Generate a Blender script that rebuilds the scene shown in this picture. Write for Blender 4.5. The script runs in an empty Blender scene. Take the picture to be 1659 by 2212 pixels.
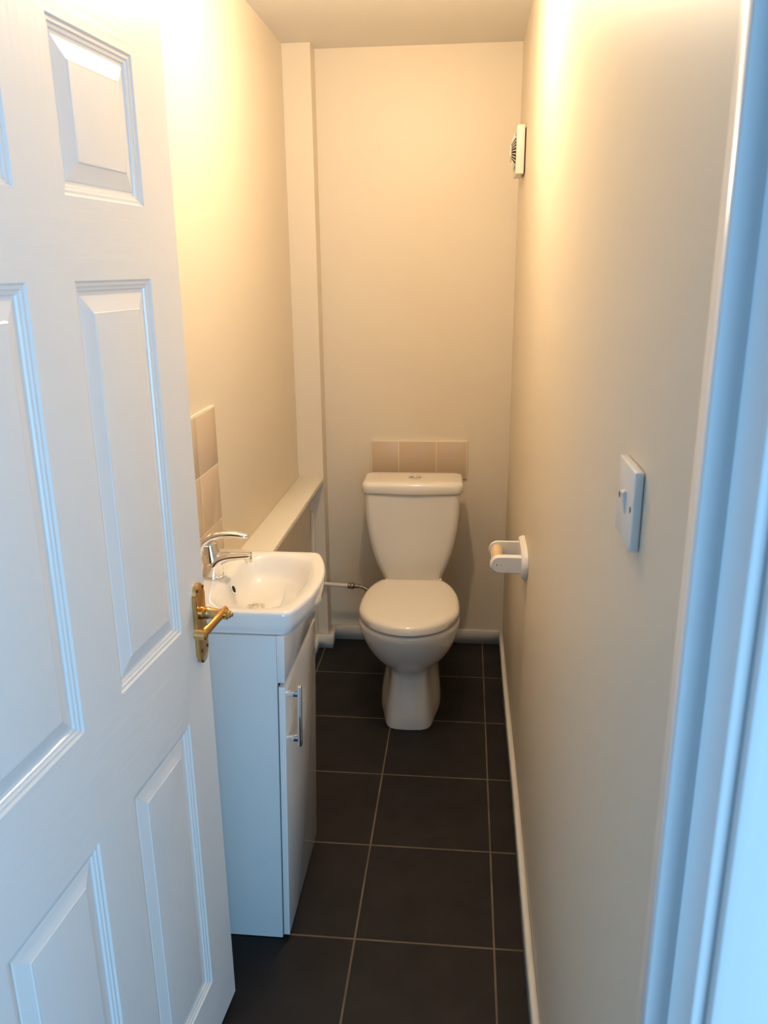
import bpy, bmesh, math, random
from mathutils import Vector, Matrix
random.seed(4)
PI = math.pi
C = bpy.context.scene.collection

# ---------------------------------------------------------------- camera, world, light, exposure
CAM_H = 1.545
r_ = Vector((0.9950, 0.0979, -0.0090)).normalized()
f_ = Vector((-0.0966, 0.9529, -0.2877)).normalized()
u_ = r_.cross(f_).normalized(); r_ = f_.cross(u_).normalized()
cam_data = bpy.data.cameras.new('camera')
cam = bpy.data.objects.new('camera', cam_data); C.objects.link(cam)
cam.matrix_world = Matrix(((r_.x, u_.x, -f_.x, 0), (r_.y, u_.y, -f_.y, 0), (r_.z, u_.z, -f_.z, CAM_H), (0, 0, 0, 1)))
cam_data.sensor_fit = 'VERTICAL'; cam_data.sensor_height = 36.0
cam_data.lens = 36.0*1750.7/2212.0
cam_data.clip_start = 0.02
cam_data.dof.use_dof = True; cam_data.dof.focus_distance = 2.5; cam_data.dof.aperture_fstop = 11.0
bpy.context.scene.camera = cam

LAMP_STRENGTH = 770.0          # the pendant bulb
LAMP_COLOR = (1.0, 0.785, 0.52)
HALL_POWER = 66.0               # daylight through the hall window behind the camera
HALL_COLOR = (0.34, 0.665, 1.0)
world = bpy.data.worlds.new('world'); bpy.context.scene.world = world; world.use_nodes = True
world.node_tree.nodes['Background'].inputs[0].default_value = (0.35, 0.65, 1.0, 1)
world.node_tree.nodes['Background'].inputs[1].default_value = 0.3
ld = bpy.data.lights.new('window_daylight', 'AREA'); ld.shape = 'RECTANGLE'; ld.size = 1.15; ld.size_y = 1.6
ld.energy = HALL_POWER; ld.color = HALL_COLOR
lo = bpy.data.objects.new('window_daylight', ld); C.objects.link(lo)
lo.location = (1.0, -1.68, 1.15); lo.rotation_euler = (PI/2, 0, 0)     # shines along +y

vs = bpy.context.scene.view_settings
vs.view_transform = 'Standard'; vs.look = 'None'; vs.gamma = 1.0; vs.use_curve_mapping = False
vs.exposure = 0.0
bpy.context.scene.display_settings.display_device = 'sRGB'

# ---------------------------------------------------------------- materials
def mat(name, color, rough=0.5, metal=0.0, noise=None, bump=None, spec=0.5, coat=0.0):
    """noise = (scale, amount): albedo mottling; bump = (scale, strength, distance, (sx,sy,sz))"""
    m = bpy.data.materials.new(name); m.use_nodes = True
    nt = m.node_tree; b = nt.nodes['Principled BSDF']
    b.inputs['Base Color'].default_value = (*color, 1); b.inputs['Roughness'].default_value = rough
    b.inputs['Metallic'].default_value = metal; b.inputs['Specular IOR Level'].default_value = spec
    b.inputs['Coat Weight'].default_value = coat; b.inputs['Coat Roughness'].default_value = 0.08
    tc = nt.nodes.new('ShaderNodeTexCoord')
    if noise:
        n = nt.nodes.new('ShaderNodeTexNoise'); n.inputs['Scale'].default_value = noise[0]; n.inputs['Detail'].default_value = 4
        nt.links.new(tc.outputs['Object'], n.inputs['Vector'])
        mx = nt.nodes.new('ShaderNodeMix'); mx.data_type = 'RGBA'
        mx.inputs['A'].default_value = (*[c*(1-noise[1]) for c in color], 1)
        mx.inputs['B'].default_value = (*[min(1, c*(1+noise[1])) for c in color], 1)
        nt.links.new(n.outputs['Fac'], mx.inputs['Factor']); nt.links.new(mx.outputs['Result'], b.inputs['Base Color'])
    if bump:
        mp = nt.nodes.new('ShaderNodeMapping'); mp.inputs['Scale'].default_value = bump[3] if len(bump) > 3 else (1, 1, 1)
        nt.links.new(tc.outputs['Object'], mp.inputs['Vector'])
        n2 = nt.nodes.new('ShaderNodeTexNoise'); n2.inputs['Scale'].default_value = bump[0]; n2.inputs['Detail'].default_value = 3
        nt.links.new(mp.outputs['Vector'], n2.inputs['Vector'])
        bp = nt.nodes.new('ShaderNodeBump'); bp.inputs['Strength'].default_value = bump[1]; bp.inputs['Distance'].default_value = bump[2]
        nt.links.new(n2.outputs['Fac'], bp.inputs['Height']); nt.links.new(bp.outputs['Normal'], b.inputs['Normal'])
    return m

WALL = mat('magnolia_paint', (0.73, 0.642, 0.512), 0.45, noise=(3, 0.015), bump=(140, 0.05, 0.002), spec=0.45)
CEIL = mat('ceiling_paint', (0.84, 0.81, 0.78), 0.6, noise=(3, 0.01), bump=(120, 0.05, 0.002))
TRIM = mat('cream_gloss_paint', (0.80, 0.76, 0.67), 0.3, noise=(5, 0.02))
SKIRT = mat('white_skirting_paint', (0.78, 0.75, 0.70), 0.3, noise=(18, 0.06), bump=(30, 0.08, 0.003))
FRAME = mat('white_frame_gloss', (0.80, 0.80, 0.80), 0.28, noise=(6, 0.01))
DOORW = mat('white_door_paint', (0.80, 0.79, 0.775), 0.30, bump=(9, 0.35, 0.0012, (9, 9, 0.6)))
DOORH = mat('white_door_paint_rail', (0.80, 0.79, 0.775), 0.30, bump=(9, 0.5, 0.0013, (0.8, 9, 9)))
DOORS = mat('white_door_paint_panel', (0.80, 0.79, 0.775), 0.22)
CERAM = mat('white_ceramic', (0.80, 0.765, 0.71), 0.10, spec=0.5, coat=0.4)
SEATM = mat('white_seat_plastic', (0.79, 0.745, 0.68), 0.16, spec=0.5)
BASINM = mat('white_basin_ceramic', (0.83, 0.82, 0.80), 0.08, coat=0.5)
CHROME = mat('chrome', (0.86, 0.86, 0.87), 0.06, 1.0)
STEEL = mat('braided_steel', (0.42, 0.38, 0.34), 0.35, 1.0, bump=(900, 0.6, 0.001))
BRASS = mat('aged_brass', (0.66, 0.41, 0.16), 0.24, 1.0, noise=(60, 0.18))
BRASSD = mat('dark_brass_screw', (0.16, 0.09, 0.04), 0.4, 1.0)
GLOSSW = mat('gloss_white_laminate', (0.78, 0.78, 0.77), 0.12, coat=0.5)
CARC = mat('white_carcass_laminate', (0.66, 0.69, 0.69), 0.35, noise=(8, 0.01))
DARK = mat('hole_shade_dark', (0.012, 0.012, 0.014), 0.8)  # shade inside the basin overflow, given as a colour
PLAST = mat('white_plastic', (0.80, 0.79, 0.76), 0.25)
FANP = mat('ivory_fan_plastic', (0.74, 0.70, 0.61), 0.25)
FAND = mat('fan_shade_dark', (0.05, 0.035, 0.03), 0.7)  # dark colour in place of shade behind and inside the fan
WOOD = mat('pale_wood_dowel', (0.66, 0.50, 0.31), 0.45, noise=(14, 0.12), bump=(20, 0.1, 0.001, (8, 0.6, 8)))
HOLDW = mat('white_painted_wood', (0.82, 0.80, 0.77), 0.35, bump=(50, 0.08, 0.001))
TILEB = mat('beige_wall_tile', (0.60, 0.47, 0.335), 0.22, noise=(10, 0.04))
TILEG = mat('cream_grout', (0.78, 0.71, 0.58), 0.7)
PIPEM = mat('cream_painted_pipe', (0.78, 0.72, 0.60), 0.35)
HALLM = mat('hall_wall_paint', (0.72, 0.75, 0.78), 0.6)
HALLF = mat('hall_carpet', (0.30, 0.30, 0.32), 0.95, noise=(200, 0.2))
SCREW = mat('dark_screw_hole', (0.05, 0.04, 0.035), 0.5)

def floor_material():
    m = bpy.data.materials.new('charcoal_floor_tile'); m.use_nodes = True
    nt = m.node_tree; N = nt.nodes; L = nt.links; b = N['Principled BSDF']
    tc = N.new('ShaderNodeTexCoord'); sp = N.new('ShaderNodeSeparateXYZ'); L.new(tc.outputs['Object'], sp.inputs[0])
    def M(op, a, bb=None, c=None):
        n = N.new('ShaderNodeMath'); n.operation = op
        for i, v in enumerate((a, bb, c)):
            if v is None: continue
            if isinstance(v, (int, float)): n.inputs[i].default_value = v
            else: L.new(v, n.inputs[i])
        return n.outputs[0]
    T = 0.333
    def line(sock, off, w):
        t = M('FRACT', M('ADD', M('DIVIDE', M('SUBTRACT', sock, off), T), 40.0))
        d = M('ABSOLUTE', M('SUBTRACT', t, 0.5))
        return M('SMOOTH_MIN', 1.0, M('MULTIPLY', M('MAXIMUM', M('SUBTRACT', d, 0.5-w/T/2), 0.0), 900.0), 0.05)
    g = M('MINIMUM', M('MAXIMUM', line(sp.outputs[0], 0.0943, 0.0052), line(sp.outputs[1], 1.5572, 0.0052)), 1.0)
    def noise(sc, det=4):
        n = N.new('ShaderNodeTexNoise'); n.inputs['Scale'].default_value = sc; n.inputs['Detail'].default_value = det
        L.new(tc.outputs['Object'], n.inputs['Vector']); return n.outputs['Fac']
    def mix(f, A, B):
        x = N.new('ShaderNodeMix'); x.data_type = 'RGBA'
        if isinstance(f, float): x.inputs['Factor'].default_value = f
        else: L.new(f, x.inputs['Factor'])
        for k, v in (('A', A), ('B', B)):
            if isinstance(v, tuple): x.inputs[k].default_value = (*v, 1)
            else: L.new(v, x.inputs[k])
        return x.outputs['Result']
    tile = mix(noise(7, 6), (0.006, 0.0055, 0.0055), (0.019, 0.0178, 0.0178))
    grout = mix(noise(9, 3), (0.025, 0.019, 0.013), (0.24, 0.185, 0.13))
    L.new(mix(g, tile, grout), b.inputs['Base Color'])
    L.new(M('ADD', 0.45, M('MULTIPLY', noise(12), 0.25)), b.inputs['Roughness'])
    b.inputs['Specular IOR Level'].default_value = 0.22
    bp = N.new('ShaderNodeBump'); bp.inputs['Strength'].default_value = 0.3; bp.inputs['Distance'].default_value = 0.002
    L.new(M('SUBTRACT', M('MULTIPLY', noise(60), 0.25), g), bp.inputs['Height']); L.new(bp.outputs['Normal'], b.inputs['Normal'])
    return m
FLOORM = floor_material()

# ---------------------------------------------------------------- helpers
def box(bm, x0, x1, y0, y1, z0, z1, bev=0.0, seg=2, mi=0):
    r = bmesh.ops.create_cube(bm, size=1.0)
    for v in r['verts']:
        v.co = Vector((x0+(v.co.x+0.5)*(x1-x0), y0+(v.co.y+0.5)*(y1-y0), z0+(v.co.z+0.5)*(z1-z0)))
    fs = {f for v in r['verts'] for f in v.link_faces}
    for f in fs: f.material_index = mi
    if bev > 0:
        es = list({e for v in r['verts'] for e in v.link_edges})
        o = bmesh.ops.bevel(bm, geom=es, offset=bev, segments=seg, affect='EDGES', profile=0.5)
        for f in o['faces']: f.material_index = mi

def loft(bm, rings, closed=True, cap0=True, cap1=True, mi=0):
    vs_ = [[bm.verts.new(p) for p in r] for r in rings]
    n = len(rings[0])
    for a, b in zip(vs_, vs_[1:]):
        for i in range(n if closed else n-1):
            j = (i+1) % n
            f = bm.faces.new((a[i], a[j], b[j], b[i])); f.material_index = mi; f.smooth = True
    if cap0: bm.faces.new(list(reversed(vs_[0]))).material_index = mi
    if cap1: bm.faces.new(vs_[-1]).material_index = mi
    return vs_

def frame_of(t, up=Vector((0, 0, 1))):
    t = t.normalized()
    if abs(t.dot(up)) > 0.98: up = Vector((1, 0, 0))
    a = t.cross(up).normalized(); b = a.cross(t).normalized()
    return a, b

def tube(bm, pts, radii, n=20, flat=None, mi=0, up=Vector((0, 0, 1)), side=None):
    """sweep an ellipse; radii: scalar or list; flat: list of (ra, rb) overrides"""
    pts = [Vector(p) for p in pts]; rings = []
    for i, p in enumerate(pts):
        t = (pts[min(i+1, len(pts)-1)]-pts[max(i-1, 0)])
        if side is not None: a = Vector(side); b = a.cross(t.normalized()).normalized()
        else: a, b = frame_of(t, up)
        if flat: ra, rb = flat[i]
        else: ra = rb = radii[i] if isinstance(radii, (list, tuple)) else radii
        rings.append([p+a*(ra*math.cos(2*PI*k/n))+b*(rb*math.sin(2*PI*k/n)) for k in range(n)])
    return loft(bm, rings, mi=mi)

def lathe(bm, origin, axis, prof, n=32, mi=0):
    """prof: list of (distance along axis, radius)"""
    o = Vector(origin); ax = Vector(axis).normalized(); a, b = frame_of(ax)
    rings = [[o+ax*h+a*(r*math.cos(2*PI*k/n))+b*(r*math.sin(2*PI*k/n)) for k in range(n)] for h, r in prof]
    return loft(bm, rings, mi=mi)

def spline(pts, n):
    pts = [Vector(p) for p in pts]; P = [pts[0]]+pts+[pts[-1]]; out = []
    for i in range(1, len(P)-2):
        for k in range(n):
            t = k/n; a, b, c, d = P[i-1], P[i], P[i+1], P[i+2]
            out.append(0.5*((2*b)+(c-a)*t+(2*a-5*b+4*c-d)*t*t+(3*b-a-3*c+d)*t**3))
    out.append(pts[-1]); return out

def obj(name, bm, m, parent=None, smooth=True, angle=35):
    bmesh.ops.recalc_face_normals(bm, faces=bm.faces[:])
    me = bpy.data.meshes.new(name); bm.to_mesh(me); bm.free()
    for mm in (m if isinstance(m, (list, tuple)) else [m]): me.materials.append(mm)
    if smooth:
        me.polygons.foreach_set('use_smooth', [True]*len(me.polygons))
        me.set_sharp_from_angle(angle=math.radians(angle))
    o = bpy.data.objects.new(name, me); C.objects.link(o)
    if parent is not None: o.parent = parent
    return o

def tag(o, label=None, cat=None, kind=None, group=None):
    if label: o['label'] = label
    if cat: o['category'] = cat
    if kind: o['kind'] = kind
    if group: o['group'] = group
    return o

def thing(name, label, cat, loc=(0, 0, 0), rot=(0, 0, 0), kind=None):
    o = bpy.data.objects.new(name, None); C.objects.link(o); o.empty_display_size = 0.05
    o.location = loc; o.rotation_euler = rot
    return tag(o, label, cat, kind)

def BM(): return bmesh.new()

def struct(name, boxes, m, label=None, cat=None, bev=0.0):
    b = BM()
    for q in boxes: box(b, *q, bev=bev)
    return tag(obj(name, b, m, smooth=bev > 0), label, cat, 'structure')

# ---------------------------------------------------------------- setting
XL, XR, YB, ZC, YF = -0.660, 0.1784, 3.2054, 2.298, 0.635
YH = 0.510                                                # hall face of the doorway wall
struct('floor', [(XL-0.1, XR+0.1, 0.57, YB+0.1, -0.05, 0)], FLOORM, 'charcoal square floor tiles with narrow brown grout lines', 'floor')
struct('ceiling', [(XL-0.1, XR+0.1, YH, YB+0.1, ZC, ZC+0.08)], CEIL, 'plain cream ceiling over the toilet room', 'ceiling')
struct('wall_left', [(XL-0.1, XL, YF, YB+0.1, 0, ZC)], WALL, 'magnolia left wall behind the open door and basin', 'wall')
struct('wall_right', [(XR, XR+0.1, YF, YB+0.1, 0, ZC)], WALL, 'magnolia right wall carrying the light switch', 'wall')
struct('wall_back', [(XL, XR, YB, YB+0.1, 0, ZC)], WALL, 'magnolia end wall behind the toilet', 'wall')
struct('wall_front', [(-1.7, -0.614, YH, YF, 0, 2.5), (0.214, 1.7, YH, YF, 0, 2.5), (-0.614, 0.214, YH, YF, 2.03, 2.5)], HALLM)
# hall behind the camera, with the window the daylight comes through
struct('floor_hall', [(-1.7, 1.7, -1.8, 0.57, -0.05, -0.002)], HALLF)
struct('ceiling_hall', [(-1.7, 1.7, -1.8, YH, 2.5, 2.56)], HALLM)
struct('wall_hall_left', [(-1.8, -1.7, -1.8, YF, 0, 2.5)], HALLM)
struct('wall_hall_right', [(1.7, 1.8, -1.8, YF, 0, 2.5)], HALLM)
struct('wall_hall_back', [(-1.7, 0.36, -1.8, -1.7, 0, 2.5), (1.64, 1.7, -1.8, -1.7, 0, 2.5), (0.36, 1.64, -1.8, -1.7, 0, 0.32), (0.36, 1.64, -1.8, -1.7, 2.0, 2.5)], HALLM)
struct('window_1', [(0.36, 0.42, -1.78, -1.72, 0.32, 2.0), (1.58, 1.64, -1.78, -1.72, 0.32, 2.0), (0.42, 1.58, -1.78, -1.72, 0.32, 0.39), (0.42, 1.58, -1.78, -1.72, 1.93, 2.0), (0.97, 1.03, -1.78, -1.72, 0.39, 1.93)], FRAME)

# door lining with stop and hall architrave
def lining_profile(sign, xl):
    """plan of one jamb: xl = lining face; sign +1 = right jamb"""
    s = sign
    return [(xl, YF), (xl, 0.589), (xl-s*0.019, 0.589), (xl-s*0.019, 0.5645), (xl-s*0.0175, 0.563), (xl, 0.563), (xl, YH+0.002), (xl+s*0.002, YH), (xl+s*0.030, YH), (xl+s*0.030, YF)]
def jamb(name, sign, xl):
    b = BM(); pr = lining_profile(sign, xl)
    loft(b, [[Vector((x, y, z)) for x, y in pr] for z in (0.0, 2.0)])
    return tag(obj(name, b, FRAME, smooth=False), None, None, 'structure')
tag(jamb('trim_1', 1, 0.184), 'white glossy door lining at the right edge of the doorway', 'door frame')
jamb('trim_2', -1, -0.584)
struct('trim_3', [(-0.614, 0.214, YH, YF, 2.0, 2.03)], FRAME)
def architrave(name, sign, x0, label=None):
    b = BM(); s = sign
    pr = [(x0, YH), (x0, YH-0.010), (x0+s*0.002, YH-0.0125), (x0+s*0.010, YH-0.0125), (x0+s*0.013, YH-0.015), (x0+s*0.045, YH-0.018), (x0+s*0.052, YH-0.022), (x0+s*0.066, YH-0.022), (x0+s*0.066, YH)]
    loft(b, [[Vector((x, y, z)) for x, y in pr] for z in (0.0, 2.04)])
    return tag(obj(name, b, FRAME, smooth=False), label, 'door frame' if label else None, 'structure')
architrave('trim_4', 1, 0.194, 'white moulded architrave on the hall side, right edge of the picture')
architrave('trim_5', -1, -0.594)
struct('trim_6', [(-0.66, 0.26, YH-0.018, YH, 2.04, 2.10)], FRAME)

# full height pipe boxing in the far left corner, low boxing with ledge along the left wall
CX1, CY = -0.5590, 3.118
struct('trim_7', [(XL, CX1, CY, YB, 0, ZC)], WALL, 'narrow full height boxed column in the far left corner', 'pipe boxing')
struct('trim_8', [(XL, -0.616, 1.93, CY, 0, 0.726)], WALL, 'low boxed panel under the ledge on the left wall', 'pipe boxing')
struct('trim_9', [(-0.6165, -0.600, CY-0.016, CY, 0, 0.60)], WALL, 'thin upright bead where low boxing meets corner column', 'bead', bev=0.004)
b = BM(); box(b, XL, -0.557, 1.93, CY, 0.726, 0.746, 0.003)
tag(obj('ledge_shelf', b, TRIM), 'long cream painted ledge board running along left wall from basin to corner column', 'shelf')

def skirting(name, path, th, h, label):
    """path: plan points on the wall line; th offsets to the room side (left of travel)"""
    b = BM(); P = [Vector((p[0], p[1])) for p in path]
    prof = [(0, 0), (th, 0), (th, h-0.004), (th-0.003, h-0.0008), (th-0.006, h), (0, h)]
    offs = []
    for i, p in enumerate(P):
        d0 = (P[i]-P[i-1]).normalized() if i > 0 else (P[1]-P[0]).normalized()
        d1 = (P[i+1]-P[i]).normalized() if i < len(P)-1 else d0
        n0 = Vector((-d0.y, d0.x)); n1 = Vector((-d1.y, d1.x)); m = (n0+n1)
        offs.append(m/max(0.2, m.dot(n0)))
    rings = [[Vector((p.x+o.x*a, p.y+o.y*a, z)) for a, z in prof] for p, o in zip(P, offs)]
    loft(b, rings)
    return tag(obj(name, b, SKIRT, smooth=False), label, 'skirting board', 'structure')
skirting('baseboard_left', [(CX1, YB-0.016), (CX1, CY), (-0.616, CY), (-0.616, 1.93)][::-1] if False else [(-0.616, 1.93), (-0.616, CY), (CX1, CY), (CX1, YB)][::-1], 0.021, 0.060, 'white skirting stepping round the boxed column in far left corner')
skirting('baseboard_back', [(XR, YB), (CX1+0.021, YB)], 0.015, 0.062, 'white skirting along the end wall behind the toilet')
wav = [(XR-0.001*math.sin(y*5.1), y) for y in [YF+0.001+i*(YB-0.016-YF)/16 for i in range(17)]]
skirting('baseboard_right', wav, 0.015, 0.062, 'white skirting along the foot of the right wall')

# ---------------------------------------------------------------- panelled door
A_DOOR = math.radians(85.3)
HX, HY = -0.482-0.762*math.cos(A_DOOR), 1.379-0.762*math.sin(A_DOOR)
W, DH, TH = 0.762, 1.981, 0.035
door = thing('door_1', 'white six panel door standing open on the left with brass handle', 'door', (HX, HY, 0.010), (0, 0, A_DOOR), 'structure')
def door_leaf():
    b = BM()
    xs = [0, 0.108, 0.328, 0.435, 0.654, W]; zs = [0, 0.139, 0.738, 0.920, 1.523, 1.628, 1.834, DH]
    prof = [(0, 0), (0.003, 0.0028), (0.007, 0.0030), (0.009, 0.0050), (0.013, 0.0058), (0.0145, 0.0085), (0.018, 0.0088), (0.0195, 0.0076), (0.042, 0.0022), (0.0435, 0.0010), (0.046, 0.0008)]
    vcache = {}
    def V(x, y, z):
        k = (round(x, 5), round(y, 5), round(z, 5))
        if k not in vcache: vcache[k] = b.verts.new((x, y, z))
        return vcache[k]
    for i in range(5):
        for j in range(7):
            x0, x1, z0, z1 = xs[i], xs[i+1], zs[j], zs[j+1]
            if i in (1, 3) and j in (1, 3, 5):
                for (a, da), (c, dc) in zip(prof, prof[1:]):
                    R0 = [V(x0+a, da, z0+a), V(x1-a, da, z0+a), V(x1-a, da, z1-a), V(x0+a, da, z1-a)]
                    R1 = [V(x0+c, dc, z0+c), V(x1-c, dc, z0+c), V(x1-c, dc, z1-c), V(x0+c, dc, z1-c)]
                    for k in range(4):
                        f = b.faces.new((R0[k], R0[(k+1) % 4], R1[(k+1) % 4], R1[k])); f.material_index = 2
                a, da = prof[-1]
                f = b.faces.new((V(x0+a, da, z0+a), V(x1-a, da, z0+a), V(x1-a, da, z1-a), V(x0+a, da, z1-a))); f.material_index = 0
            else:
                f = b.faces.new((V(x0, 0, z0), V(x1, 0, z0), V(x1, 0, z1), V(x0, 0, z1)))
                f.material_index = 1 if (j % 2 == 0 and i in (1, 2, 3)) else 0
    # back and edges
    B = [V(x, TH, z) for x, z in ((0, 0), (W, 0), (W, DH), (0, DH))]
    b.faces.new(B)
    bot = [V(x, 0, 0) for x in xs]; top = [V(x, 0, DH) for x in xs]
    lft = [V(0, 0, z) for z in zs]; rgt = [V(W, 0, z) for z in zs]
    b.faces.new(bot+[B[1], B[0]]); b.faces.new(top+[B[2], B[3]]); b.faces.new(lft+[B[3], B[0]]); b.faces.new(rgt+[B[2], B[1]])
    return obj('door_leaf', b, [DOORW, DOORH, DOORS], door, angle=12)
door_leaf()
# brass lever handle (door local: x along the leaf, -y out of the face)
hb = BM()
pu, pw = W-0.037, 0.0205
zc0, zc1 = 0.836-0.01, 0.998-0.01
def plate_outline(w, cut):
    pts = []
    z0, z1 = zc0+(pw-w), zc1-(pw-w)
    sh = 0.022
    pts += [(pu-w, z0+sh), (pu-w*0.86, z0+sh)] if cut else [(pu-w, z0+sh)]
    for k in range(9):
        t = PI+PI*k/8; pts.append((pu+w*0.86*math.cos(t), z0+sh*0.9+w*0.9*math.sin(t)*0.98))
    pts += [(pu+w*0.86, z0+sh), (pu+w, z0+sh), (pu+w, z1-sh), (pu+w*0.86, z1-sh)]
    for k in range(9):
        t = PI*k/8; pts.append((pu+w*0.86*math.cos(t), z1-sh*0.9+w*0.9*math.sin(t)*0.98))
    pts += [(pu-w*0.86, z1-sh), (pu-w, z1-sh)]
    return pts
o0 = plate_outline(pw, True); o1 = plate_outline(pw-0.002, True)
loft(hb, [[Vector((x, 0, z)) for x, z in o0], [Vector((x, -0.007, z)) for x, z in o0], [Vector((x, -0.009, z)) for x, z in o1]])
handle = obj('door_handle', hb, BRASS, door, angle=30)
tag(handle, 'aged brass lever handle on long backplate')
lz = 0.929
b = BM()
lathe(b, (pu, -0.008, lz), (0, -1, 0), [(0, 0.0125), (0.006, 0.0125), (0.008, 0.0105), (0.014, 0.0118), (0.017, 0.0105), (0.034, 0.0088), (0.040, 0.0100), (0.051, 0.0098), (0.0525, 0.0072), (0.056, 0.0070), (0.0575, 0.0045), (0.0605, 0.004), (0.0613, 0.0015)], 24)
obj('handle_neck', b, BRASS, handle)
b = BM()
lp = spline([(pu+0.008, -0.0520, lz+0.002), (pu-0.004, -0.0525, lz+0.004), (pu-0.026, -0.0515, lz+0.004), (pu-0.050, -0.049, lz+0.001), (pu-0.068, -0.0465, lz-0.002), (pu-0.078, -0.045, lz-0.004)], 5)
nL = len(lp)
tube(b, lp, 0, 16, flat=[(0.0058, 0.0105-0.0020*math.sin(i/(nL-1)*PI)) for i in range(nL)])
obj('lever', b, BRASS, handle)
b = BM()
lathe(b, (pu-0.080, -0.052, lz-0.005), (0, 1, 0), [(0, 0.0050), (0.001, 0.0075), (0.003, 0.0095), (0.022, 0.0092), (0.024, 0.0075), (0.0245, 0.004)], 20)
obj('lever_scroll', b, BRASS, handle)
for sx, sz in ((-0.012, 0.047), (0.012, 0.047), (-0.012, -0.072), (0.012, -0.072)):
    b = BM(); lathe(b, (pu+sx, -0.0085, lz+sz), (0, -1, 0), [(0, 0.0036), (0.0012, 0.0034), (0.0016, 0.002), (0.0012, 0.001)], 14)
    obj('screw', b, BRASSD, handle)
for hz in (0.22, 1.0, 1.75):
    b = BM(); tube(b, [(-0.004, TH-0.002, hz-0.04), (-0.004, TH-0.002, hz+0.04)], 0.005, 12)
    obj('hinge', b, BRASS, door)

# ---------------------------------------------------------------- ceiling pendant that lights the room (just above the frame)
LX, LY, LZ = -0.19, 1.98, 2.20
pend = thing('ceiling_light', 'bare bulb in a batten lampholder fixed to the ceiling in front of the toilet', 'ceiling light', (LX, LY, 0))
b = BM(); lathe(b, (0, 0, ZC), (0, 0, -1), [(0, 0.042), (0.012, 0.042), (0.020, 0.032), (0.026, 0.012)], 28); obj('ceiling_rose', b, PLAST, pend)
b = BM(); tube(b, [(0, 0, ZC-0.02), (0, 0, LZ+0.070)], 0.003, 8); obj('cord', b, PLAST, pend)
b = BM(); lathe(b, (0, 0, LZ+0.075), (0, 0, -1), [(0, 0.012), (0.006, 0.019), (0.030, 0.019), (0.033, 0.015)], 20); obj('lampholder', b, PLAST, pend)
BULB = bpy.data.materials.new('glowing_bulb'); BULB.use_nodes = True
bn = BULB.node_tree; bn.nodes.remove(bn.nodes['Principled BSDF']); em = bn.nodes.new('ShaderNodeEmission')
em.inputs[0].default_value = (*LAMP_COLOR, 1); em.inputs[1].default_value = LAMP_STRENGTH
bn.links.new(em.outputs[0], bn.nodes['Material Output'].inputs[0])
b = BM(); lathe(b, (0, 0, LZ+0.046), (0, 0, -1), [(0, 0.013), (0.014, 0.015), (0.026, 0.024), (0.040, 0.029), (0.055, 0.028), (0.066, 0.020), (0.072, 0.010), (0.074, 0.001)], 24); obj('bulb', b, BULB, pend)

# ---------------------------------------------------------------- tiled splashbacks
def tiles(name, label, cells, axis, face, th, grout_rect):
    """cells: (a0,a1,z0,z1) along wall; axis 'x' = wall facing +x at x=face; 'y' = wall facing -y at y=face"""
    b = BM()
    def bx(a0, a1, z0, z1, t, bev, mi):
        if axis == 'x': box(b, face, face+t, a0, a1, z0, z1, bev, 2, mi)
        else: box(b, a0, a1, face-t, face, z0, z1, bev, 2, mi)
    a0, a1, z0, z1 = grout_rect; bx(a0, a1, z0, z1, th-0.0006, 0, 1)
    for c in cells: bx(*c, th, 0.0006, 0)
    return tag(obj(name, b, [TILEB, TILEG]), label, 'splashback')
g = 0.0013
ty = [2.058-0.1525*k for k in range(4)]; tz = [1.203-0.1515*k for k in range(4)]
cells = [(ty[i+1]+g, ty[i]-g, tz[j+1]+g, tz[j]-g) for i in range(3) for j in range(3)]
tiles('tile_splashback', 'beige square tiles on the left wall above the basin tap', cells, 'x', XL, 0.008, (ty[3], ty[0], tz[3], tz[0]+0.004))
bxs = [-0.372, -0.2615, -0.1105, 0.012]
cells = [(bxs[i]+g, bxs[i+1]-g, 0.727, 0.877) for i in range(3)]
tiles('tile_splashback', 'row of three beige tiles on the end wall above the cistern', cells, 'y', YB, 0.009, (bxs[0]-0.001, bxs[3]+0.002, 0.727, 0.882))

# ---------------------------------------------------------------- vanity cabinet
van = thing('vanity_cabinet', 'tall white vanity cabinet under the basin with one chrome handled door', 'cabinet', (-0.394, 1.72, 0.0))
y0, y1 = -0.176, 0.186
b = BM()
box(b, -0.252, -0.0175, y0, y0+0.016, 0.002, 0.7968, 0.0008); box(b, -0.252, -0.0175, y1-0.016, y1, 0.002, 0.7968, 0.0008)
box(b, -0.252, -0.238, y0+0.016, y1-0.016, 0.06, 0.70); box(b, -0.238, -0.0175, y0+0.016, y1-0.016, 0.06, 0.076)
carc = obj('carcass', b, CARC, van)
b = BM(); box(b, -0.0172, 0, y0, y1+0.002, 0.687, 0.7968, 0.001); fascia = obj('fascia_panel', b, GLOSSW, van)
b = BM(); box(b, -0.0145, 0.0, y0, y1+0.002, 0.012, 0.6765, 0.001); vd = obj('cabinet_door', b, GLOSSW, van)
b = BM()
hy = y0+0.022
box(b, 0.022, 0.032, hy-0.006, hy+0.006, 0.520, 0.672, 0.003, 3)
box(b, -0.0005, 0.026, hy-0.0055, hy+0.0055, 0.645, 0.657, 0.0015); box(b, -0.0005, 0.026, hy-0.0055, hy+0.0055, 0.533, 0.545, 0.0015)
bar = tag(obj('handle', b, CHROME, vd), 'polished chrome D shaped bar handle')

for o in (carc, fascia, vd, bar):    # the unit leans a little out of plumb towards the room
    for v in o.data.vertices: v.co.x += 0.0267*v.co.z

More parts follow.
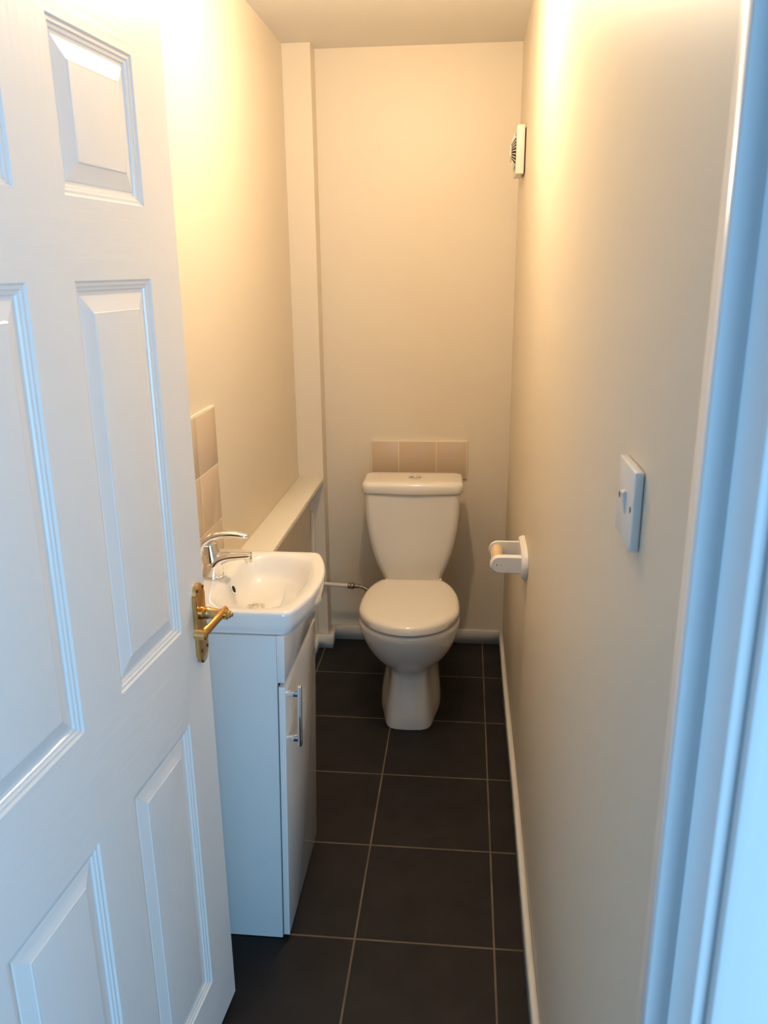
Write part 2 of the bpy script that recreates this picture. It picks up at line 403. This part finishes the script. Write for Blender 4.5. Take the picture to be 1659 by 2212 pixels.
# ---------------------------------------------------------------- basin
basin = thing('wash_basin', 'white ceramic bow fronted wash basin on the vanity cabinet', 'basin', (-0.47, 1.743, 0.803))
BX0, BX1, BC, BW = -0.652, -0.363, 1.743, 0.195
NB = 96
def outline(x0, xc, bow, hw, rc, rb):
    """closed plan polyline of a D shape: straight wall side, straight cheeks, bowed front"""
    P = []
    def arc(cx, cy, r, a0, a1, n=6):
        for k in range(n+1):
            t = math.radians(a0+(a1-a0)*k/n); P.append((cx+r*math.cos(t), cy+r*math.sin(t)))
    arc(x0+rb, hw-rb, rb, 90, 180); arc(x0+rb, -hw+rb, rb, 180, 270)
    # bowed front between corners
    R = (hw*hw+bow*bow)/(2*bow); cx = xc+bow-R
    a = math.asin(hw/R)
    inset = rc*1.0
    P.append((xc-inset, -hw))
    aa = math.asin((hw-inset*0.75)/R)
    p0 = (xc-inset, -hw); p2 = (cx+R*math.cos(aa), -R*math.sin(aa)); p1 = (xc, -hw)
    for k in range(1, 6):
        t = k/6; P.append(tuple((1-t)**2*p0[i]+2*t*(1-t)*p1[i]+t*t*p2[i] for i in (0, 1)))
    for k in range(13):
        t = -aa+2*aa*k/12; P.append((cx+R*math.cos(t), R*math.sin(t)))
    q0 = (p2[0], -p2[1]); q2 = (xc-inset, hw); q1 = (xc, hw)
    for k in range(1, 7):
        t = k/6; P.append(tuple((1-t)**2*q0[i]+2*t*(1-t)*q1[i]+t*t*q2[i] for i in (0, 1)))
    return P
def resample(P, cx, cy, n=NB):
    out = []
    for k in range(n):
        t = 2*PI*k/n; dx, dy = math.cos(t), math.sin(t); best = None
        for i in range(len(P)):
            ax, ay = P[i][0]-cx, P[i][1]-cy; bx_, by_ = P[(i+1) % len(P)][0]-cx, P[(i+1) % len(P)][1]-cy
            ex, ey = bx_-ax, by_-ay; den = dx*ey-dy*ex
            if abs(den) < 1e-12: continue
            s = (ax*ey-ay*ex)/den; w = (ax*dy-ay*dx)/den
            if s > 0 and -1e-6 <= w <= 1+1e-6 and (best is None or s > best): best = s
        out.append((cx+dx*best, cy+dy*best))
    return out
ccx, ccy = -0.47, 0.0
def ring(P, z): return [Vector((x+0.47, y, (z(x, y) if callable(z) else z)-0.803)) for x, y in P]
OUT = lambda d, db=0.0: resample(outline(BX0+d, BX1-d-db, 0.040, BW-d, 0.016, 0.004), ccx, ccy)
INN = lambda k: resample(outline(-0.545+k*0.35, -0.390-k, 0.034, 0.169-k, 0.075, 0.065), ccx, ccy)
def lerp(P, Q, t): return [(p[0]+(q[0]-p[0])*t, p[1]+(q[1]-p[1])*t) for p, q in zip(P, Q)]
def ledge_z(x, y):   # tap ledge on the wall side is a few millimetres proud
    t = max(0.0, min(1.0, (-0.52-x)/0.05)); return 0.850+0.004*t*t*(3-2*t)
b = BM()
o_hi, i0 = OUT(0.008), INN(0.0)
dr = [(-0.485+0.023*math.cos(2*PI*k/NB), 0.0+0.023*math.sin(2*PI*k/NB)) for k in range(NB)]
under = resample(outline(-0.575, -0.445, 0.03, 0.138, 0.05, 0.04), ccx, ccy)
rings = [ring(dr, 0.768), ring(lerp(under, dr, 0.5), 0.772), ring(lerp(under, dr, 0.15), 0.785), ring(under, 0.7975), ring(OUT(0.004, 0.004), 0.7975), ring(OUT(0.001, 0.003), 0.800), ring(OUT(0.0005, 0.0015), 0.822), ring(OUT(0.0), 0.840), ring(OUT(0.0005), 0.845), ring(OUT(0.003), 0.849), ring(o_hi, ledge_z)]
rings += [ring(lerp(o_hi, i0, 0.5), ledge_z), ring(lerp(o_hi, i0, 0.8), lambda x, y: ledge_z(x, y)-0.0015), ring(i0, 0.8455)]
for k, dz in ((0.05, 0.840), (0.12, 0.827), (0.2, 0.8135), (0.32, 0.799), (0.48, 0.788), (0.7, 0.7795), (0.94, 0.7755)):
    rings.append(ring(lerp(i0, dr, k), dz))
rings.append(ring(dr, 0.775))
loft(b, rings, cap0=True, cap1=True)
bowl = obj('bowl', b, BASINM, basin, angle=120)
b = BM(); lathe(b, (-0.485+0.47, 0, 0.7755-0.803), (0, 0, 1), [(0, 0.0225), (0.003, 0.0225), (0.0045, 0.019), (0.003, 0.017), (0.003, 0.0155), (0.0075, 0.014), (0.009, 0.009), (0.0093, 0.001)], 32)
tag(obj('plug', b, CHROME, basin), 'round chrome click waste')
# overflow set into the wall-side slope of the bowl
b = BM(); ov = Vector((-0.5385+0.47, 0, 0.8195-0.803)); on = Vector((0.92, 0, 0.38)).normalized()
lathe(b, ov-on*0.004, on, [(0, 0.0128), (0.0058, 0.0128), (0.0070, 0.0115), (0.0066, 0.0088), (0.003, 0.0085)], 28)
oring = tag(obj('overflow_ring', b, CHROME, basin), 'chrome overflow ring')
b = BM(); lathe(b, ov-on*0.003, on, [(0, 0.0088), (0.0055, 0.0088)], 24); obj('overflow_shade_disc', b, DARK, oring)  # solid disc; the shade of the overflow opening is put into its colour

# ---------------------------------------------------------------- mixer tap
tap = thing('mixer_tap', 'chrome single lever mixer tap standing on the wash basin', 'tap', (-0.585, 1.745, 0.853))
b = BM(); lathe(b, (0, 0, 0), (0, 0, 1), [(0, 0.0265), (0.003, 0.0265), (0.0045, 0.025), (0.0045, 0.001)], 32); obj('base_ring', b, CHROME, tap)
b = BM()   # trunk leans forward and sweeps into the spout in one curve
bp_ = spline([(0.000, 0, 0.003), (0.002, 0, 0.016), (0.008, 0, 0.030), (0.020, 0, 0.041), (0.040, 0, 0.048), (0.068, 0, 0.051), (0.094, 0, 0.053)], 6)
nb = len(bp_)
def interp(t, K):
    for (a, p), (c, q) in zip(K, K[1:]):
        if t <= c: return p+(q-p)*(t-a)/(c-a)
    return K[-1][1]
fl = [(interp(i/(nb-1), [(0, 0.0245), (0.33, 0.0235), (0.6, 0.0185), (1, 0.0130)]), interp(i/(nb-1), [(0, 0.0245), (0.2, 0.0235), (0.4, 0.0195), (0.6, 0.0130), (0.8, 0.0090), (1, 0.0070)])) for i in range(nb)]
tube(b, bp_, 0, 28, flat=fl, side=(0, 1, 0))
body = obj('body', b, CHROME, tap, angle=50)
b = BM(); lathe(b, (0.001, 0, 0.030), (-0.10, 0, 1), [(0, 0.0215), (0.020, 0.0225), (0.024, 0.0205), (0.026, 0.0205), (0.030, 0.0195), (0.048, 0.016), (0.052, 0.010)], 28); obj('cartridge_housing', b, CHROME, tap)
b = BM(); lathe(b, (0.086, 0, 0.0505), (0.22, 0, -1), [(0, 0.0100), (0.013, 0.0100), (0.0145, 0.0092), (0.0145, 0.003)], 20); obj('aerator', b, CHROME, tap)
b = BM()
lv = spline([(-0.022, 0, 0.054), (-0.020, 0, 0.072), (-0.008, 0, 0.090), (0.012, 0, 0.100), (0.040, 0, 0.104), (0.068, 0, 0.103), (0.092, 0, 0.099)], 6)
nl = len(lv); fl = []
for i in range(nl):
    t = i/(nl-1); e = math.sqrt(max(0.02, 1-max(0, (t-0.90)/0.10)**2))
    fl.append((interp(t, [(0, 0.017), (0.3, 0.0185), (0.6, 0.0145), (1, 0.0105)])*e, interp(t, [(0, 0.008), (0.3, 0.0115), (0.55, 0.0095), (1, 0.0060)])*e))
tube(b, lv, 0, 24, flat=fl, side=(0, 1, 0))
obj('lever', b, CHROME, tap, angle=60)

# ---------------------------------------------------------------- toilet
wc = thing('toilet', 'white close coupled toilet with its lid closed at the end wall', 'toilet', (-0.180, 2.75, 0.0), (0, 0, math.radians(1.2)))
N_T = 64
def pan_ring(z, yf, yb, hf, hm, ym, hb_, rf=0.05):
    """plan: front half width hf at yf (rounded), widest hm at ym, hb at the back yb; y relative to 2.75"""
    pts = [(0.0, yf)]
    side = spline([(hf*0.55, yf+0.002, 0), (hf, yf+rf*0.45, 0), (hf+(hm-hf)*0.55, yf+rf*0.45+(ym-yf-rf*0.45)*0.45, 0), (hm, ym, 0), ((hm+hb_)/2+(hm-hb_)*0.12, (ym+yb)/2, 0), (hb_, yb-0.02, 0), (hb_*0.85, yb, 0)], 6)
    right = [(p.x, p.y) for p in side]
    poly = pts+right+[(-x, y) for x, y in reversed(right)]
    # resample by length
    L = [0]
    for i in range(len(poly)): 
        a, c = poly[i], poly[(i+1) % len(poly)]; L.append(L[-1]+math.dist(a, c))
    out = []; i = 0
    for k in range(N_T):
        s = L[-1]*k/N_T
        while L[i+1] < s: i += 1
        t = (s-L[i])/max(1e-9, L[i+1]-L[i]); a, c = poly[i], poly[(i+1) % len(poly)]
        out.append(Vector((a[0]+(c[0]-a[0])*t, a[1]+(c[1]-a[1])*t, z)))
    return out
def egg(z, yf, yb, hw, hb_, ymax=-0.185, pf=1.93, pb=2.6, ye=None):
    """seat/bowl outline: full rounded front, tapering to a straight back edge"""
    out = []
    raw = []
    for k in range(0, 41):
        t = k/40*PI/2
        raw.append((hw*math.sin(t)**(2/pf), ymax-(ymax-yf)*math.cos(t)**(2/pf)))
    for k in range(1, 25):
        t = k/24; raw.append((hb_+(hw-hb_)*(1-t**pb)**(1/1.35) if t < 1 else hb_, ymax+((yb if ye is None else ye)-ymax)*t))
    if ye is not None: raw.append((hb_, yb))
    poly = raw+[(-x, y) for x, y in reversed(raw[1:])]
    L = [0]
    for i in range(len(poly)):
        a, c = poly[i], poly[(i+1) % len(poly)]; L.append(L[-1]+math.dist(a, c))
    i = 0
    for k in range(N_T):
        s = L[-1]*k/N_T
        while L[i+1] < s: i += 1
        t = (s-L[i])/max(1e-9, L[i+1]-L[i]); a, c = poly[i], poly[(i+1) % len(poly)]
        out.append(Vector((a[0]+(c[0]-a[0])*t, a[1]+(c[1]-a[1])*t, z)))
    return out
b = BM()
rings = [pan_ring(0.0, -0.262, 0.27, 0.074, 0.110, -0.05, 0.095), pan_ring(0.010, -0.263, 0.27, 0.075, 0.111, -0.05, 0.095),
         pan_ring(0.06, -0.252, 0.27, 0.068, 0.106, -0.05, 0.095), pan_ring(0.12, -0.236, 0.27, 0.062, 0.094, -0.03, 0.095),
         pan_ring(0.17, -0.224, 0.27, 0.058, 0.083, -0.02, 0.095), pan_ring(0.195, -0.224, 0.27, 0.062, 0.082, -0.04, 0.095)]
eg = [(0.212, -0.243, 0.27, 0.096, 0.090), (0.235, -0.272, 0.27, 0.118, 0.095), (0.265, -0.300, 0.27, 0.138, 0.098), (0.30, -0.325, 0.27, 0.154, 0.102), (0.335, -0.344, 0.27, 0.165, 0.106), (0.368, -0.357, 0.27, 0.1715, 0.108), (0.386, -0.361, 0.27, 0.1735, 0.110), (0.394, -0.360, 0.27, 0.1725, 0.110), (0.3985, -0.354, 0.268, 0.167, 0.108)]
for z, yf, yb, hw, h2 in eg:
    k = min(1.0, (z-0.2)/0.16); e = egg(min(z, 0.3985), yf, yb, hw, h2, -0.185+0.06*(1-k), ye=0.062)
    rings.append(e)
loft(b, rings)
pan = obj('pan', b, CERAM, wc, angle=55)
# seat and lid
b = BM()
loft(b, [egg(0.3995, -0.340, 0.040, 0.152, 0.100), egg(0.401, -0.344, 0.042, 0.155, 0.102), egg(0.404, -0.344, 0.042, 0.155, 0.102), egg(0.4058, -0.342, 0.040, 0.153, 0.100)])
seat = obj('seat', b, SEATM, wc)
b = BM()
loft(b, [egg(0.4055, -0.362, 0.056, 0.1685, 0.108), egg(0.4075, -0.366, 0.058, 0.172, 0.110), egg(0.426, -0.366, 0.058, 0.1725, 0.1105), egg(0.434, -0.360, 0.057, 0.168, 0.109), egg(0.4385, -0.348, 0.055, 0.158, 0.105), egg(0.4405, -0.328, 0.048, 0.140, 0.096), egg(0.4415, -0.28, 0.028, 0.10, 0.07), egg(0.442, -0.22, -0.05, 0.05, 0.035)])
lid = obj('seat_lid', b, SEATM, wc, angle=60)
for s in (-1, 1):
    b = BM(); tube(b, [(s*0.075-0.02, 0.062, 0.418), (s*0.075+0.02, 0.062, 0.418)], 0.011, 16); box(b, s*0.075-0.012, s*0.075+0.012, 0.055, 0.070, 0.397, 0.415, 0.002)
    obj('hinge', b, SEATM, wc)
# cistern
def rrect(z, hw, yf, yb, r, bow=0.0):
    P = []
    for cx, cy, a0 in ((hw-r, yf+r, -90), (hw-r, yb-r, 0), (-hw+r, yb-r, 90), (-hw+r, yf+r, 180)):
        for k in range(9):
            t = math.radians(a0+90*k/8); P.append([cx+r*math.cos(t), cy+r*math.sin(t)])
    out = []
    def addseg(a, c, n):
        for k in range(n):
            t = k/n; out.append([a[0]+(c[0]-a[0])*t, a[1]+(c[1]-a[1])*t])
    for i in range(len(P)):
        a, c = P[i], P[(i+1) % len(P)]
        addseg(a, c, 8 if i % 9 == 8 else 1)
    ymid = (yf+yb)/2
    return [Vector((x, y-(bow*(1-(x/hw)**2)*max(0, min(1, (ymid-y)/(ymid-yf))) if bow else 0), z)) for x, y in out]
CO = -0.006
b = BM()
prof = [(0.3765, 0.100, 0.168, 0.318), (0.381, 0.106, 0.163, 0.322), (0.398, 0.114, 0.161, 0.324), (0.425, 0.126, 0.161, 0.326), (0.46, 0.140, 0.161, 0.328), (0.50, 0.1525, 0.161, 0.330), (0.55, 0.1645, 0.162, 0.332), (0.60, 0.173, 0.162, 0.334), (0.66, 0.179, 0.164, 0.335), (0.735, 0.182, 0.163, 0.336)]
loft(b, [[v+Vector((CO, 0, 0)) for v in rrect(z, hw, yf, yb, 0.028, 0.006)] for z, hw, yf, yb in prof])
tank = obj('cistern', b, CERAM, wc, angle=50)
b = BM()
lidp = [(0.7365, 0.180, 0.166, 0.334), (0.7375, 0.186, 0.161, 0.339), (0.742, 0.189, 0.158, 0.341), (0.765, 0.1895, 0.158, 0.341), (0.774, 0.187, 0.161, 0.339), (0.779, 0.181, 0.167, 0.333), (0.7805, 0.172, 0.176, 0.325), (0.7815, 0.12, 0.205, 0.295)]
loft(b, [[v+Vector((CO, 0, 0)) for v in rrect(z, hw, yf, yb, 0.026, 0.012)] for z, hw, yf, yb in lidp])
obj('cistern_lid', b, CERAM, wc, angle=50)
b = BM(); lathe(b, (CO+0.008, 0.233, 0.7805), (0, 0, 1), [(0, 0.0250), (0.003, 0.0250), (0.005, 0.0225), (0.005, 0.0195), (0.002, 0.0188), (0.002, 0.0005)], 36)
tag(obj('flush_button', b, CHROME, wc), 'round chrome dual flush button')

# ---------------------------------------------------------------- water supply pipe with flexible hose
pipe = thing('water_supply_pipe', 'cream pipe with brass nut and braided hose feeding the cistern', 'pipe', (-0.616, 3.098, 0.294))
b = BM(); tube(b, [(0.002, 0, 0.001), (0.156, 0, -0.006)], 0.0085, 16); obj('copper_pipe', b, PIPEM, pipe)
b = BM(); lathe(b, (0.148, 0, -0.006), (1, 0, -0.03), [(0, 0.009), (0.001, 0.0125), (0.010, 0.0125), (0.011, 0.009), (0.013, 0.009), (0.014, 0.0135), (0.024, 0.0135), (0.026, 0.0085), (0.040, 0.0085), (0.041, 0.0095), (0.046, 0.0095), (0.047, 0.006)], 6); obj('compression_nut', b, STEEL, pipe, smooth=False)
b = BM(); tube(b, spline([(0.19, 0, -0.008), (0.215, -0.003, -0.012), (0.250, -0.010, -0.032), (0.285, -0.020, -0.055), (0.315, -0.035, -0.050), (0.330, -0.050, -0.005), (0.332, -0.058, 0.045), (0.332, -0.060, 0.079)], 6), 0.0065, 12); obj('braided_hose', b, STEEL, pipe)

# ---------------------------------------------------------------- extractor fan on the right wall
FY, FZ = 2.918, 1.906
fan = thing('extractor_fan', 'square ivory extractor fan high on the right wall', 'fan', (XR, FY, FZ))
b = BM(); box(b, -0.030, -0.004, -0.078, 0.078, -0.0735, 0.0735, 0.004, 3); obj('housing', b, FANP, fan)
b = BM(); box(b, -0.004, 0.0, -0.068, 0.068, -0.064, 0.064); obj('gap_shade_slab', b, FAND, fan)  # dark slab paints the shaded gap between housing and wall
NG = 8
def octr(r, x): return [Vector((x, r*math.cos(2*PI*(k+0.5)/NG), r*math.sin(2*PI*(k+0.5)/NG))) for k in range(NG)]
b = BM(); loft(b, [octr(0.058, -0.0301), octr(0.028, -0.0425), octr(0.01, -0.0425)]); obj('slot_shade_cone', b, FAND, fan, smooth=False)  # solid dark cone; shade between the ribs is put into its colour
gb = BM()
for k in range(32):
    a = 2*PI*k/32
    m = math.cos(PI/NG)/math.cos(((a-PI/NG+PI/NG) % (2*PI/NG))-PI/NG) if True else 1
    p0 = Vector((-0.0312, 0.0595*m*math.cos(a), 0.0595*m*math.sin(a))); p1 = Vector((-0.0450, 0.027*m*math.cos(a), 0.027*m*math.sin(a)))
    tube(gb, [p0, p1], 0.0013, 6)
loft(gb, [octr(0.030, -0.0425), octr(0.030, -0.0462), octr(0.022, -0.0475), octr(0.004, -0.048)])
lathe(gb, (-0.047, 0, 0), (-1, 0, 0), [(0, 0.009), (0.002, 0.009), (0.003, 0.007), (0.003, 0.001)], 16)
obj('grille', gb, FANP, fan, smooth=False)

# ---------------------------------------------------------------- light switch on the right wall
SY, SZ = 0.838, 1.3085
sw = thing('light_switch', 'white square single rocker light switch on the right wall', 'switch', (XR, SY, SZ))
b = BM(); box(b, -0.0095, -0.0006, -0.0425, 0.0425, -0.0415, 0.0415, 0.0016, 3); obj('face_plate', b, PLAST, sw)
b = BM()
vsw = [(-0.0090, -0.0065), (-0.0090, 0.0065)]
rk = [[Vector((-0.009, y, z)) for y, z in ((-0.0062, -0.0125), (0.0062, -0.0125), (0.0062, 0.0125), (-0.0062, 0.0125))],
      [Vector((x, y, z)) for x, y, z in ((-0.0098, -0.0060, -0.0120), (-0.0098, 0.0060, -0.0120), (-0.0140, 0.0060, 0.0105), (-0.0140, -0.0060, 0.0105))]]
loft(b, rk); obj('rocker', b, PLAST, sw, smooth=False)
for s in (-1, 1):
    b = BM(); lathe(b, (-0.0093, s*0.0302, 0), (-1, 0, 0), [(0, 0.0034), (0.0005, 0.0034), (0.0006, 0.0005)], 16); obj('screw', b, SCREW, sw)

# ---------------------------------------------------------------- toilet roll holder on the right wall
RY, RZ = 2.172, 0.765
rh = thing('toilet_roll_holder', 'white painted wooden toilet roll holder without a roll on the right wall', 'toilet roll holder', (XR, RY, RZ))
def stadium(hl, hh, r, n=10):
    P = []
    for cx, cz, a0 in ((hl-r, hh-r, 0), (-hl+r, hh-r, 90), (-hl+r, -hh+r, 180), (hl-r, -hh+r, 270)):
        for k in range(n+1):
            t = math.radians(a0+90*k/n); P.append((cx+r*math.cos(t), cz+r*math.sin(t)))
    return P
b = BM()
loft(b, [[Vector((x, y, z)) for y, z in stadium(hl, hh, min(hh, hl)*0.99)] for x, hl, hh in ((-0.0006, 0.100, 0.043), (-0.009, 0.100, 0.043), (-0.0105, 0.098, 0.041), (-0.0125, 0.098, 0.041), (-0.015, 0.0955, 0.0385), (-0.0165, 0.094, 0.037))])
obj('back_board', b, HOLDW, rh)
for s in (-1, 1):
    b = BM(); yy = s*0.062
    def arm_out(x0, x1, hh):
        P = [(x0, -hh), (x0, hh)]
        for k in range(13):
            t = PI/2+PI*k/12; P.append((x1+hh+hh*math.cos(t), hh*math.sin(t)))
        return P
    yo, yi = yy+s*0.008, yy-s*0.008
    loft(b, [[Vector((x, y, z)) for x, z in arm_out(-0.0155, x1, hh)] for y, x1, hh in ((yi, -0.101, 0.0255), (yi+s*0.0095, -0.1015, 0.026), (yi+s*0.0115, -0.0995, 0.0245), (yi+s*0.0125, -0.0995, 0.0245), (yi+s*0.016, -0.0965, 0.0215))])
    arm = obj('arm', b, HOLDW, rh)
    if s < 0:
        for xx, zz, rr in ((-0.082, 0.0, 0.0016), (-0.071, -0.001, 0.0011)):
            b = BM(); lathe(b, (xx, yi+s*0.0158, zz), (0, -1, 0), [(0, rr), (0.0005, rr), (0.0006, rr*0.3)], 10); obj('screw', b, SCREW, arm)
b = BM(); tube(b, [(-0.079, -0.054, 0.0), (-0.079, 0.054, 0.0)], 0.0178, 24); obj('dowel', b, WOOD, rh)
